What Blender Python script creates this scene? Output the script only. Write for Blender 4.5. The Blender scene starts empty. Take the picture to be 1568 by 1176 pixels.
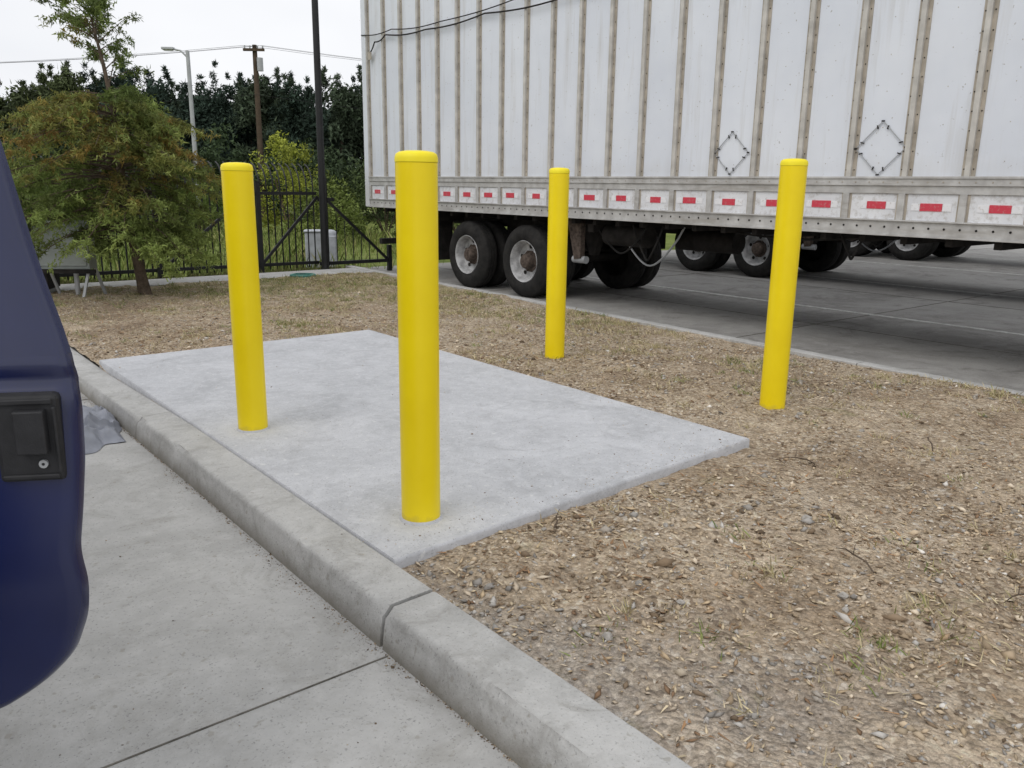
import bpy, math, numpy as np
from mathutils import Vector, Matrix
rng=np.random.default_rng(7)
ROT=math.atan2(.632,.775)
def W(n,s,z=0.0): return (n*.775-s*.632, n*.632+s*.775, z)
scene=bpy.context.scene
# ---------------------------------------------------------------- materials
class M:
    def __init__(s,name,rough=.8,spec=.3,metal=0.0,col=None):
        s.m=bpy.data.materials.new(name); s.m.use_nodes=True
        s.nt=s.m.node_tree; s.b=s.nt.nodes['Principled BSDF']
        s.b.inputs['Roughness'].default_value=rough
        s.b.inputs['Specular IOR Level'].default_value=spec
        s.b.inputs['Metallic'].default_value=metal
        s.co=s.nt.nodes.new('ShaderNodeTexCoord').outputs['Object']
        if col: s.b.inputs['Base Color'].default_value=(*col,1)
    def L(s,a,b): s.nt.links.new(a,b)
    def mapp(s,sc,vec=None):
        m=s.nt.nodes.new('ShaderNodeMapping'); m.inputs['Scale'].default_value=sc
        s.L(vec or s.co,m.inputs['Vector']); return m.outputs[0]
    def noise(s,scale,detail=6,rough=.6,vec=None,dist=0):
        n=s.nt.nodes.new('ShaderNodeTexNoise'); n.inputs['Scale'].default_value=scale
        n.inputs['Detail'].default_value=detail; n.inputs['Roughness'].default_value=rough
        n.inputs['Distortion'].default_value=dist
        s.L(vec or s.co,n.inputs['Vector']); return n.outputs['Fac']
    def vor(s,scale,vec=None,feature='F1'):
        n=s.nt.nodes.new('ShaderNodeTexVoronoi'); n.inputs['Scale'].default_value=scale; n.feature=feature
        s.L(vec or s.co,n.inputs['Vector']); return n
    def ramp(s,fac,stops):
        r=s.nt.nodes.new('ShaderNodeValToRGB'); e=r.color_ramp.elements
        while len(e)<len(stops): e.new(.5)
        for i,(p,c) in enumerate(stops):
            e[i].position=p; e[i].color=(*c,1) if len(c)==3 else c
        s.L(fac,r.inputs[0]); return r.outputs[0]
    def mix(s,fac,a,b,blend='MIX'):
        n=s.nt.nodes.new('ShaderNodeMix'); n.data_type='RGBA'; n.blend_type=blend
        for v,i in ((fac,0),(a,6),(b,7)):
            if hasattr(v,'links'): s.L(v,n.inputs[i])
            elif i==0: n.inputs[0].default_value=v
            else: n.inputs[i].default_value=(*v,1)
        return n.outputs[2]
    def math(s,op,a,b=0.0):
        n=s.nt.nodes.new('ShaderNodeMath'); n.operation=op
        for v,i in ((a,0),(b,1)):
            if hasattr(v,'links'): s.L(v,n.inputs[i])
            else: n.inputs[i].default_value=v
        return n.outputs[0]
    def attr(s,name='Col'):
        n=s.nt.nodes.new('ShaderNodeAttribute'); n.attribute_name=name; return n.outputs['Color']
    def sep(s):
        n=s.nt.nodes.new('ShaderNodeSeparateXYZ'); s.L(s.co,n.inputs[0]); return n.outputs
    def color(s,c): s.L(c,s.b.inputs['Base Color'])
    def bump(s,h,strength=.5,dist=.01):
        n=s.nt.nodes.new('ShaderNodeBump'); n.inputs['Strength'].default_value=strength
        n.inputs['Distance'].default_value=dist; s.L(h,n.inputs['Height']); s.L(n.outputs[0],s.b.inputs['Normal'])
def g(v): return (v,v,v)
def simple(name,col,rough=.6,spec=.3,metal=0,var=.25,scale=6,bs=0):
    m=M(name,rough,spec,metal)
    f=m.noise(scale,3,.6)
    m.color(m.ramp(f,[(.3,tuple(c*(1-var) for c in col)),(.7,tuple(min(1,c*(1+var*.5)) for c in col))]))
    if bs: m.bump(m.noise(scale*12,2),bs,.004)
    return m.m
def concrete(name,lo,hi,stain,warm,scale=1.0,bd=.004,pale=None,footdirt=False):
    m=M(name,.85,.25)
    a=m.noise(1.1*scale,5,.65,dist=.8); b=m.noise(9*scale,5,.75)
    col=m.ramp(a,[(.34,lo),(.66,hi)])
    col=m.mix(m.ramp(b,[(.46,g(0)),(.70,g(.6))]),col,pale or tuple(min(1,x*1.12) for x in hi))
    st=m.noise(2.6*scale,6,.75,dist=1.3)
    col=m.mix(m.ramp(st,[(.52,g(0)),(.74,g(.75))]),col,stain)
    c=m.noise(110,2,.6)
    sp=m.ramp(c,[(.60,g(0)),(.70,g(.6))])
    col=m.mix(sp,col,tuple(x*.5 for x in lo))
    sp2=m.ramp(m.noise(26,2,.5),[(.66,g(0)),(.72,g(.6))])
    col=m.mix(sp2,col,warm)
    if footdirt:
        z=m.sep()[2]
        f=m.nt.nodes.new('ShaderNodeMapRange'); f.inputs[1].default_value=-.02; f.inputs[2].default_value=-.10; f.inputs[3].default_value=0; f.inputs[4].default_value=.85
        m.L(m.math('ADD',z,m.math('MULTIPLY',m.noise(7,4,.7),.09)),f.inputs[0]); col=m.mix(f.outputs[0],col,(.20,.185,.155))
    m.color(col)
    h=m.math('ADD',m.math('MULTIPLY',c,.4),m.math('MULTIPLY',b,.9))
    m.bump(h,.6,bd); return m.m
mat_slab=concrete('slab_concrete',(.43,.437,.452),(.55,.557,.577),(.35,.353,.365),(.66,.66,.65),1.6,.005,(.63,.635,.655))
mat_curb=concrete('curb_concrete',(.38,.375,.36),(.50,.495,.48),(.26,.25,.228),(.30,.285,.25),1.8,.008,None,True)
mat_road=concrete('road_concrete',(.37,.365,.35),(.475,.47,.455),(.29,.28,.255),(.30,.285,.25),1.0,.005)
mat_yard=concrete('yard_concrete',(.26,.25,.235),(.40,.39,.37),(.12,.11,.10),(.25,.235,.21),.5)
def dirtmat():
    m=M('dirt_gravel',.95,.12)
    a=m.noise(.75,5,.65,dist=.7); b=m.noise(4.5,5,.78)
    col=m.ramp(a,[(.32,(.24,.175,.12)),(.42,(.38,.29,.20)),(.55,(.60,.49,.36)),(.68,(.46,.39,.31))])
    col=m.mix(m.ramp(b,[(.46,g(0)),(.62,g(.8))]),col,(.22,.16,.108))
    v=m.vor(52,m.mapp((1,1,.5))); gcol=m.ramp(v.outputs['Color'],[(.1,(.17,.125,.09)),(.45,(.42,.33,.23)),(.8,(.62,.53,.41)),(.97,(.78,.73,.66))])
    fac=m.ramp(m.noise(2.2,3,.6),[(.38,g(.2)),(.62,g(.7))])
    col=m.mix(fac,col,gcol)
    x,y,_=m.sep()
    q=m.math('ADD',m.math('MULTIPLY',x,.22),m.math('MULTIPLY',y,.10))
    q=m.math('ADD',q,m.math('MULTIPLY',a,.8))
    grey=m.ramp(q,[(.74,g(.8)),(1.0,g(0))])
    col=m.mix(grey,col,m.ramp(m.noise(50,3,.75),[(.3,(.24,.22,.20)),(.7,(.54,.51,.47))]))
    f=m.nt.nodes.new('ShaderNodeMapRange'); f.inputs[1].default_value=8.6; f.inputs[2].default_value=12.0; f.inputs[3].default_value=-.08; f.inputs[4].default_value=.08
    m.L(m.math('ADD',y,m.math('MULTIPLY',x,.35)),f.inputs[0])
    gr=m.ramp(m.math('ADD',m.noise(2.4,5,.75,dist=.8),f.outputs[0]),[(.53,g(0)),(.68,g(.6))])
    col=m.mix(gr,col,m.ramp(m.noise(60,2,.6),[(.35,(.14,.15,.05)),(.65,(.34,.33,.16))]))
    m.color(m.mix(.45,col,m.ramp(m.noise(34,3,.8),[(.3,g(.12)),(.7,g(.95))]),'OVERLAY'))
    h=m.math('ADD',m.math('MULTIPLY',v.outputs['Distance'],-1.2),m.noise(20,4,.85))
    m.bump(h,.9,.022); return m.m
mat_dirt=dirtmat()
m=M('field_grass',.95,.1); m.color(m.ramp(m.noise(1.5,5,.75),[(.3,(.09,.13,.03)),(.55,(.19,.23,.065)),(.75,(.26,.26,.10))])); m.bump(m.noise(20,2),.8,.05); mat_field=m.m
def attrmat(name,rough=.8,spec=.2,transl=0):
    m=M(name,rough,spec); c=m.attr(); m.color(c)
    if transl:
        t=m.nt.nodes.new('ShaderNodeBsdfTranslucent'); m.L(c,t.inputs['Color'])
        x=m.nt.nodes.new('ShaderNodeMixShader'); x.inputs[0].default_value=transl
        m.L(m.b.outputs[0],x.inputs[1]); m.L(t.outputs[0],x.inputs[2])
        m.L(x.outputs[0],m.nt.nodes['Material Output'].inputs['Surface'])
    return m.m
mat_chip=attrmat('stone_chips',.9,.12); mat_blade=attrmat('grass_blades',.8,.15); mat_leaf=attrmat('leaves',.65,.2,.35); mat_far=attrmat('far_leaves',.75,.12)
mat_bark=simple('bark',(.13,.10,.075),.95,.1,0,.5,14,.6)
m=M('yellow_plastic',.36,.4)
yc=m.ramp(m.noise(3,3,.6),[(.3,(.87,.655,.003)),(.7,(.93,.72,.005))])
z=m.sep()[2]
low=m.ramp(m.math('ADD',z,m.math('MULTIPLY',m.noise(18,4,.7),.12)),[(.05,g(.55)),(.10,g(0))])
scf=m.ramp(m.noise(7,5,.75,m.mapp((1,1,.35))),[(.64,g(0)),(.74,g(.30))])
m.color(m.mix(scf,m.mix(low,yc,(.42,.33,.09)),(.70,.53,.03))); m.bump(m.noise(14,2),.08,.01); mat_yel=m.m
m=M('yellow_cap',.5,.35); m.color(m.ramp(m.noise(9,3,.6),[(.3,(.90,.73,.012)),(.7,(.97,.83,.03))])); mat_ycap=m.m
mat_black=simple('black_steel',(.014,.014,.015),.5,.4,0,.3,5)
mat_dark=simple('dark_chassis',(.03,.027,.025),.8,.2,0,.5,7,.3)
m=M('tyre_rubber',.85,.2); m.color(m.ramp(m.noise(7,4,.7),[(.3,g(.012)),(.7,(.034,.032,.03))])); m.bump(m.noise(60,2),.3,.003); mat_tyre=m.m
mat_rim=simple('painted_rim',(.50,.50,.50),.5,.4,.1,.5,9,.1)
mat_hub=simple('rusty_hub',(.11,.085,.07),.8,.2,.1,.6,20,.3)
m=M('dull_aluminium',.5,.4,.2); c=m.ramp(m.noise(7,3,.6),[(.3,(.40,.39,.375)),(.7,(.60,.595,.58))])
c=m.mix(m.ramp(m.noise(3,5,.75,m.mapp((1,.25,2))),[(.50,g(0)),(.68,g(.7))]),c,(.30,.275,.24)); m.color(c); m.bump(m.noise(12,2),.1,.01); mat_alu=m.m
mat_post=simple('dusty_post',(.43,.385,.32),.6,.3,.05,.3,6)
mat_postc=simple('post_web',(.55,.53,.49),.55,.3,.05,.25,6)
m=M('trailer_white',.42,.35)
st=m.noise(5,4,.7,m.mapp((1,1,.08))); sp=m.noise(28,2,.6); cl=m.noise(.8,4,.6)
c=m.ramp(cl,[(.3,(.67,.705,.77)),(.7,(.77,.80,.85))])
c=m.mix(m.ramp(st,[(.53,g(0)),(.76,g(.5))]),c,(.46,.44,.40))
c=m.mix(m.ramp(sp,[(.70,g(0)),(.76,g(.7))]),c,(.30,.27,.23))
zr=m.nt.nodes.new('ShaderNodeMapRange'); zr.inputs[1].default_value=2.1; zr.inputs[2].default_value=1.68; zr.inputs[3].default_value=0; zr.inputs[4].default_value=.45
m.L(m.math('ADD',m.sep()[2],m.math('MULTIPLY',st,.5)),zr.inputs[0]); c=m.mix(zr.outputs[0],c,(.45,.42,.37))
m.color(c); m.bump(m.noise(2.2,2,.5),.3,.03); mat_white=m.m
m=M('band_white',.5,.35); c=m.ramp(m.noise(2,3),[(.3,(.64,.65,.68)),(.7,(.78,.79,.81))])
c=m.mix(m.ramp(m.noise(11,5,.75),[(.50,g(0)),(.68,g(.65))]),c,(.38,.35,.31)); m.color(c); mat_band=m.m
def worn(name,col,w):
    m=M(name,.4,.45); m.color(m.mix(m.ramp(m.noise(30,4,.75),[(.54,g(0)),(.66,g(.8))]),col,w)); return m.m
mat_red=worn('red_reflector',(.60,.05,.08),(.50,.25,.24))
mat_wtape=worn('white_reflector',(.80,.80,.82),(.52,.50,.47))
m=M('blue_paint',.25,.45); m.color(m.ramp(m.noise(3,3),[(.3,(.005,.009,.052)),(.7,(.007,.013,.072))])); m.b.inputs['Coat Weight'].default_value=.5; m.b.inputs['Coat Roughness'].default_value=.15
m.bump(m.noise(60,2),.02,.002); mat_blue=m.m
mat_plast=simple('black_plastic',(.022,.022,.024),.55,.4,0,.3,30,.1)
mat_glass=simple('dark_glass',(.01,.012,.013),.08,.6,0,.1,2)
mat_chrome=simple('chrome',(.6,.6,.6),.2,.5,1,.05,2)
mat_lamp=simple('lamp_glass',(.7,.7,.66),.15,.6,0,.05,2)
mat_gbox=simple('grey_green_steel',(.33,.36,.345),.55,.35,0,.15,5)
mat_wbox=simple('white_fibreglass',(.50,.52,.56),.6,.3,0,.3,5)
mat_green=simple('green_lid',(.06,.20,.16),.6,.3,0,.25,12)
mat_galv=simple('galvanised',(.42,.43,.44),.5,.4,.3,.15,6)
mat_wood=simple('weathered_wood',(.10,.075,.055),.9,.1,0,.3,5)
mat_joint=simple('joint_filler',(.17,.16,.14),.95,.1,0,.5,10)
m=M('worn_line_paint',.8,.2); m.color(m.mix(m.ramp(m.noise(9,5,.8),[(.42,g(0)),(.62,g(.75))]),(.66,.66,.63),(.34,.33,.31))); mat_joint2=m.m
mat_tarp=simple('grey_tarp',(.27,.285,.33),.4,.45,0,.45,5,.1)
mat_stone=simple('stone',(.40,.375,.34),.9,.1,0,.35,25,.5)
# ---------------------------------------------------------------- builders
class B:
    def __init__(s): s.v=[]; s.f=[]; s.mi=[]; s.mats=[]
    def mid(s,m):
        if m not in s.mats: s.mats.append(m)
        return s.mats.index(m)
    def add(s,vs,fs,m):
        o=len(s.v); s.v+= [tuple(x) for x in vs]; k=s.mid(m)
        for f in fs: s.f.append(tuple(i+o for i in f)); s.mi.append(k)
    def box(s,x0,x1,y0,y1,z0,z1,m):
        s.add([(x0,y0,z0),(x1,y0,z0),(x1,y1,z0),(x0,y1,z0),(x0,y0,z1),(x1,y0,z1),(x1,y1,z1),(x0,y1,z1)],
          [(0,3,2,1),(4,5,6,7),(0,1,5,4),(1,2,6,5),(2,3,7,6),(3,0,4,7)],m)
    def bar(s,p,q,w,h,m):
        p=Vector(p);q=Vector(q);d=(q-p).normalized(); u=Vector((0,0,1)) if abs(d.z)<.95 else Vector((1,0,0))
        a=d.cross(u).normalized()*w/2; b=a.cross(d).normalized()*h/2
        vs=[p-a-b,p+a-b,p+a+b,p-a+b,q-a-b,q+a-b,q+a+b,q-a+b]
        s.add(vs,[(0,1,2,3),(7,6,5,4),(0,4,5,1),(1,5,6,2),(2,6,7,3),(3,7,4,0)],m)
    def tube(s,pts,r,m,seg=8,cap=True):
        pts=[Vector(p) for p in pts]; rr=r if hasattr(r,'__len__') else [r]*len(pts)
        rings=[];prev=None
        for i,p in enumerate(pts):
            d=(pts[min(i+1,len(pts)-1)]-pts[max(i-1,0)]).normalized()
            if prev is None: prev=d.orthogonal().normalized()
            a=(prev-d*prev.dot(d)).normalized(); prev=a; b=d.cross(a)
            rings.append([p+(a*math.cos(t)+b*math.sin(t))*rr[i] for t in [2*math.pi*k/seg for k in range(seg)]])
        vs=[v for r_ in rings for v in r_]; fs=[]
        for i in range(len(pts)-1):
            for k in range(seg):
                k2=(k+1)%seg; fs.append((i*seg+k,i*seg+k2,(i+1)*seg+k2,(i+1)*seg+k))
        if cap: fs.append(tuple(range(seg-1,-1,-1))); fs.append(tuple((len(pts)-1)*seg+k for k in range(seg)))
        s.add(vs,fs,m)
    def lathe(s,prof,org,axis,m,seg=40,flip=False):
        ax=Vector(axis).normalized(); a=ax.orthogonal().normalized(); b=ax.cross(a); org=Vector(org)
        vs=[];fs=[]
        for (r,h) in prof:
            for k in range(seg):
                t=2*math.pi*k/seg; vs.append(org+ax*h+(a*math.cos(t)+b*math.sin(t))*r)
        for i in range(len(prof)-1):
            for k in range(seg):
                k2=(k+1)%seg; fs.append((i*seg+k,i*seg+k2,(i+1)*seg+k2,(i+1)*seg+k))
        s.add(vs,fs,m)
    def build(s,name,parent=None,loc=(0,0,0),rot=0,smooth=None,bevel=0):
        me=bpy.data.meshes.new(name); me.from_pydata(s.v,[],s.f)
        for mm in s.mats: me.materials.append(mm)
        me.polygons.foreach_set('material_index',s.mi); me.validate(); me.update()
        if smooth is not None:
            me.polygons.foreach_set('use_smooth',[True]*len(me.polygons)); me.set_sharp_from_angle(angle=math.radians(smooth))
        ob=bpy.data.objects.new(name,me); scene.collection.objects.link(ob)
        ob.location=loc; ob.rotation_euler=(0,0,rot)
        if parent: ob.parent=parent
        if bevel:
            bm=ob.modifiers.new('bevel','BEVEL'); bm.width=bevel; bm.segments=2; bm.limit_method='ANGLE'
        return ob
def empty(name,loc,rot=0):
    e=bpy.data.objects.new(name,None); scene.collection.objects.link(e); e.location=loc; e.rotation_euler=(0,0,rot); e.empty_display_size=.3; return e
def cloud(name,V,F,C,mat,loc=(0,0,0),rot=0,parent=None):
    N,k,_=V.shape; F=np.array(F); nf=len(F)
    idx=(np.arange(N)[:,None,None]*k+F[None]).reshape(-1)
    me=bpy.data.meshes.new(name); me.vertices.add(N*k); me.vertices.foreach_set('co',V.reshape(-1).astype(np.float32))
    me.loops.add(len(idx)); me.loops.foreach_set('vertex_index',idx.astype(np.int32))
    me.polygons.add(N*nf); me.polygons.foreach_set('loop_start',(np.arange(N*nf)*3).astype(np.int32))
    me.update(calc_edges=True); me.validate()
    at=me.color_attributes.new('Col','FLOAT_COLOR','POINT')
    cc=np.ones((N,k,4),np.float32); cc[:,:,:3]=np.clip(C,0,1)[:,None,:]; at.data.foreach_set('color',cc.reshape(-1))
    me.materials.append(mat)
    ob=bpy.data.objects.new(name,me); scene.collection.objects.link(ob); ob.location=loc; ob.rotation_euler=(0,0,rot)
    if parent: ob.parent=parent
    return ob
def h2(i,j,seed):
    v=np.sin(i*127.1+j*311.7+seed*74.7)*43758.5453; return v-np.floor(v)
def vn(x,y,seed=0):
    xi=np.floor(x);yi=np.floor(y);fx=x-xi;fy=y-yi;fx=fx*fx*(3-2*fx);fy=fy*fy*(3-2*fy)
    a=h2(xi,yi,seed);b=h2(xi+1,yi,seed);c=h2(xi,yi+1,seed);d=h2(xi+1,yi+1,seed)
    return (a+(b-a)*fx+(c-a)*fy+(a-b-c+d)*fx*fy)*2-1
# ---------------------------------------------------------------- ground
def sheet(name,n0,n1,s0,s1,z,mat):
    b=B(); b.add([(n0,s0,z),(n1,s0,z),(n1,s1,z),(n0,s1,z)],[(0,1,2,3)],mat); return b.build(name,rot=ROT)
sheet('ground',-500,500,-500,500,-.156,mat_field)
sheet('road_pavement',-25,6.55,-30,12.6,-.150,mat_road)
sheet('yard_pavement',6.551,90,-30,14.0,-.150,mat_yard)
b=B()
for s_ in (2.17,6.4,-2.2,10.6): b.box(-12,1.245,s_-.0025,s_+.0025,-.150,-.1465,mat_joint)
b.box(-2.5,-2.49,-20,12,-.150,-.1465,mat_joint)
b.build('road_joint',rot=ROT)
b=B()
for n_ in (10.2,13.9,17.8,21.6): b.box(n_-.05,n_+.05,-25,13.9,-.150,-.1455,mat_joint2)
b.build('painted_line',rot=ROT)
b=B()
for s_ in (0.6,5.2,9.8): b.box(6.9,60,s_-.006,s_+.006,-.150,-.1462,mat_joint)
for n_ in (8.9,12.4): b.box(n_-.006,n_+.006,-25,13.9,-.150,-.1465,mat_joint)
b.build('yard_joint',rot=ROT)
farn=lambda s_: 6.40+.04*s_
SL=[(1.480,2.51),(3.926,2.635),(3.944,7.085),(1.480,7.05)]
def gz(n,s):
    z=-.034+.022*vn(n*.8,s*.8,1)+.016*vn(n*2.7,s*2.7,2)+.011*vn(n*7,s*7,3)+.008*np.abs(vn(n*15,s*15,4))+.004*vn(n*29,s*29,5)
    dn=np.maximum(np.maximum(1.48-n,n-3.94),0); ds=np.maximum(np.maximum(2.55-s,s-7.07),0); d=np.hypot(dn,ds)
    z=z-.014*np.exp(-d/.12)
    z=np.where(n<1.75,np.minimum(z,-.012-(1.75-n)*.05+.006*vn(n*9,s*9,6)),z)
    z=np.where(d<.15,np.minimum(z,-.010+.008*vn(n*11,s*11,8)),z)
    z=z+.025*np.exp(-((n-4.9)**2/1.2+(s-3.5)**2/6))
    z=np.minimum(z,.016)
    inside=(n>1.52)&(n<3.9)&(s>2.68)&(s<7.03)
    return np.where(inside,-.08,z)
nn=np.arange(0,211)/210.; ss=np.arange(-6,12.16,.025)
NN,SS=np.meshgrid(nn,ss); Ngrid=1.47+NN*(farn(SS)-1.47); Z=gz(Ngrid,SS)
V=np.stack([Ngrid,SS,Z],-1).reshape(-1,3); R,C=NN.shape
idx=np.arange(R*C).reshape(R,C); F=np.stack([idx[:-1,:-1],idx[:-1,1:],idx[1:,1:],idx[1:,:-1]],-1).reshape(-1,4)
me=bpy.data.meshes.new('dirt_verge'); me.from_pydata(V.tolist(),[],F.tolist()); me.polygons.foreach_set('use_smooth',[True]*len(F))
me.materials.append(mat_dirt); ob=bpy.data.objects.new('dirt_verge',me); scene.collection.objects.link(ob); ob.rotation_euler=(0,0,ROT)
b=B(); per=[]
for i in range(4):
    p=np.array(SL[i]);q=np.array(SL[(i+1)%4]); L_=np.linalg.norm(q-p); k=int(L_/.035); t_=(q-p)/L_; nr=np.array([t_[1],-t_[0]])
    amp=0.0008 if i==3 else 1
    for j in range(k):
        x=p+(q-p)*j/k; o=(.0025*float(vn(np.array(j*.33+i*50),np.array(.5),61))+.004*min(0,float(vn(np.array(j*.21+i*77),np.array(2.5),62))+.40))*amp
        per.append(tuple(x+nr*o))
K=len(per)
cen=np.array([2.7,4.8])
def ins(p,d): v=np.array(p)-cen; return tuple(np.array(p)-v/np.linalg.norm(v)*d)
ringz=[(0,-.14),(0,-.010),(.003,-.002),(.009,.003)]
vs=[(*ins(p,d),z) for d,z in ringz for p in per]
fs=[(r*K+i,r*K+(i+1)%K,(r+1)*K+(i+1)%K,(r+1)*K+i) for r in range(3) for i in range(K)]+[tuple(3*K+i for i in range(K))]
b.add(vs,fs,mat_slab); b.build('concrete_pad',rot=ROT,smooth=30)
def curb(name,segs,nf,topf,flip=False,width=.205):
    b=B()
    for (s0,s1) in segs:
        k=max(2,int((s1-s0)/.03)); rings=[]
        for i in range(k+1):
            s_=s0+(s1-s0)*i/k; t=topf(s_); j=.0018*vn(s_*9,0.3,5)+.0016*vn(s_*31,.7,6)+.013*min(0,vn(s_*4.3,4.2,8)+.5)*(1+.5*vn(s_*25,3.,9)); j2=.0015*vn(s_*14,9.,7)
            ch=.026*math.exp(-min(abs(s_-s0),abs(s_-s1))/.025) if not flip else 0
            n0=nf(s_); sg=-1 if flip else 1
            pr=[(0,-.17),(.010,-.08+j*.5),(.018-j,t-.026-ch*.4),(.021-2*j+ch*.2,t-.011+j-ch*.8),(.028-3*j+ch*.3,t-.003+j-ch*.7),(.038-j+ch*.5,t+j2*.4-ch*.15),(width-.010,t+j2*.4),(width,t-.004),(width,-.17)]
            rings.append([(n0+sg*p[0],s_,p[1]) for p in pr])
        vs=[v for r in rings for v in r]; P=9; fs=[]
        for i in range(k):
            for q in range(P-1):
                f=(i*P+q,i*P+q+1,(i+1)*P+q+1,(i+1)*P+q); fs.append(f if flip else f[::-1])
        fs.append(tuple(range(P))); fs.append(tuple(k*P+q for q in range(P))[::-1])
        b.add(vs,fs,mat_curb)
    return b.build(name,rot=ROT,smooth=45)
top=lambda s_: -.05*min(1,max(0,(s_-4.8)/1.9))
curb('curb',[(-6,-.8),(-.792,2.218),(2.238,5.2),(5.206,9.0),(9.008,12.1)],lambda s_:1.25,top,width=.222)
curb('curb',[(-6,-1),(-.99,3.4),(3.41,7.8),(7.81,12.1),(12.11,13.2)],lambda s_:farn(s_)+.15,lambda s_:-.015,flip=True,width=.16)
b=B(); b.box(1.28,6.98,12.16,12.95,-.15,-.03,mat_curb); b.box(1.25,6.6,-6.18,-6.0,-.15,-.0,mat_curb); b.build('concrete_mow_strip',rot=ROT,bevel=.01)
# ---------------------------------------------------------------- chips and grass on verge
def camdist(n,s): return np.hypot(n*.775-s*.632,n*.632+s*.775)
def offslab(n,s,e=0.0): return ~((n>1.48-e)&(n<3.935+e)&(s>2.52+.05*(n-1.48)/2.45-e)&(s<7.07+e))
octa=np.array([(1,0,0),(0,1,0),(-1,0,0),(0,-1,0),(0,0,1),(0,0,-1)],float); OF=[(0,1,4),(1,2,4),(2,3,4),(3,0,4),(1,0,5),(2,1,5),(3,2,5),(0,3,5)]
pal=np.array([(.25,.185,.125),(.40,.31,.21),(.54,.43,.30),(.66,.56,.43),(.34,.315,.285),(.48,.455,.42),(.76,.72,.66),(.15,.11,.075)])
def chips(name,n,s,z,sz,C,rise=.25,flat=1.0,lng=1.0):
    N=len(n); V=octa[None]*(1+rng.uniform(-.4,.4,(N,6,1)))
    V=V*np.stack([sz*rng.uniform(.7,1.7,N)*lng,sz*rng.uniform(.5,1.1,N),sz*rng.uniform(.3,.75,N)*flat],-1)[:,None,:]
    az=rng.uniform(0,6.283,N); ca,sa=np.cos(az)[:,None],np.sin(az)[:,None]
    V=np.stack([V[...,0]*ca-V[...,1]*sa,V[...,0]*sa+V[...,1]*ca,V[...,2]+V[...,0]*rng.uniform(-.5,.5,(N,1))],-1)
    V+=np.stack([n,s,z+sz*rise],-1)[:,None,:]
    cloud(name,V,OF,C,mat_chip,rot=ROT)
Nc=190000
n=rng.uniform(1.49,6.55,Nc); s=rng.uniform(-3,12.1,Nc); d=camdist(n,s)
dens=np.clip(.42+.95*vn(n*.9,s*.9,11)+.5*vn(n*4,s*4,12),.06,1)*np.clip((3.8/d)**1.2,0,1)
keep=(rng.random(Nc)<dens)&offslab(n,s,.006)&(n<farn(s)-.02); n=n[keep];s=s[keep];N=len(n)
sz=rng.lognormal(math.log(.0055),.55,N).clip(.002,.024)
pr=np.array([.13,.22,.25,.16,.08,.07,.03,.06]); ci=rng.choice(8,N,p=pr)
greyz=(n*.22+s*.10+.35*vn(n*.8,s*.8,77))<.62
ci=np.where(greyz&(rng.random(N)<.6),rng.choice([4,5,4,5],N),ci)
C=pal[ci]*rng.uniform(.7,1.2,(N,1))
chips('gravel',n,s,gz(n,s),sz,C)
# wood-chip mulch: flat splinters
K=42000; n=rng.uniform(1.5,6.5,K); s=rng.uniform(-2.5,12.1,K); d=camdist(n,s)
keep=offslab(n,s,.015)&(n>1.52)&(rng.random(K)<np.clip(.35+.8*vn(n*1.1,s*1.1,18)+np.where((n<4)&(s>7.1),.4,0),.05,1)*np.clip((5/d),0,1)); n=n[keep];s=s[keep];N=len(n)
wp=np.array([(.52,.40,.26),(.66,.54,.37),(.38,.27,.17),(.28,.18,.11),(.60,.50,.38)])
chips('wood_mulch',n,s,gz(n,s)+.002,rng.lognormal(math.log(.0060),.4,N).clip(.003,.014),wp[rng.choice(5,N)]*rng.uniform(.75,1.15,(N,1)),.3,.45,1.6)
K=4200; n=rng.uniform(1.55,6.4,K); s=rng.uniform(-2.5,11.9,K)
keep=offslab(n,s,.03)&(rng.random(K)<np.clip(.35+.9*vn(n*1.6,s*1.6,15),.03,1)); n=n[keep];s=s[keep];N=len(n)
sz=rng.lognormal(math.log(.012),.40,N).clip(.006,.034)
sub=4; nn_=np.repeat(n,sub)+rng.normal(0,1,N*sub)*np.repeat(sz,sub)*.8; ss_=np.repeat(s,sub)+rng.normal(0,1,N*sub)*np.repeat(sz,sub)*.8
ok=offslab(nn_,ss_,.012)&(nn_>1.5); base=np.repeat(np.array([(.24,.175,.115),(.36,.27,.18),(.46,.37,.26),(.38,.34,.29)])[rng.choice(4,N)],sub,0)
chips('soil_clods',nn_[ok],ss_[ok],gz(nn_[ok],ss_[ok]),(np.repeat(sz,sub)*rng.uniform(.45,1.0,N*sub))[ok],(base*rng.uniform(.8,1.15,(N*sub,1)))[ok],.1)
K=6500; s=rng.uniform(-2,9,K); cl=np.clip(vn(s*2.3,s*0,91)+.1,0,1); n=1.253-np.abs(rng.normal(0,1,K))*(.006+.035*cl); n=np.where(rng.random(K)<.10,rng.uniform(-.6,1.25,K),n)
sz=rng.lognormal(math.log(.0018),.45,K).clip(.0008,.006); chips('kerb_debris',n,s,np.full(K,-.150),sz,pal[rng.choice([0,1,2,4,7],K)]*rng.uniform(.6,1.0,(K,1)))
K=900; n=rng.uniform(1.3,3.9,K); s=2.62+rng.random(K)**3.0*4.4; n=np.where(rng.random(K)<.35,3.93-rng.random(K)**3*1.5,n)
chips('pad_debris',n,s,np.where(n<1.475,.0,.003)+0*n,rng.lognormal(math.log(.0022),.4,K).clip(.001,.007),pal[rng.choice([0,1,2,4,7],K)])
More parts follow.
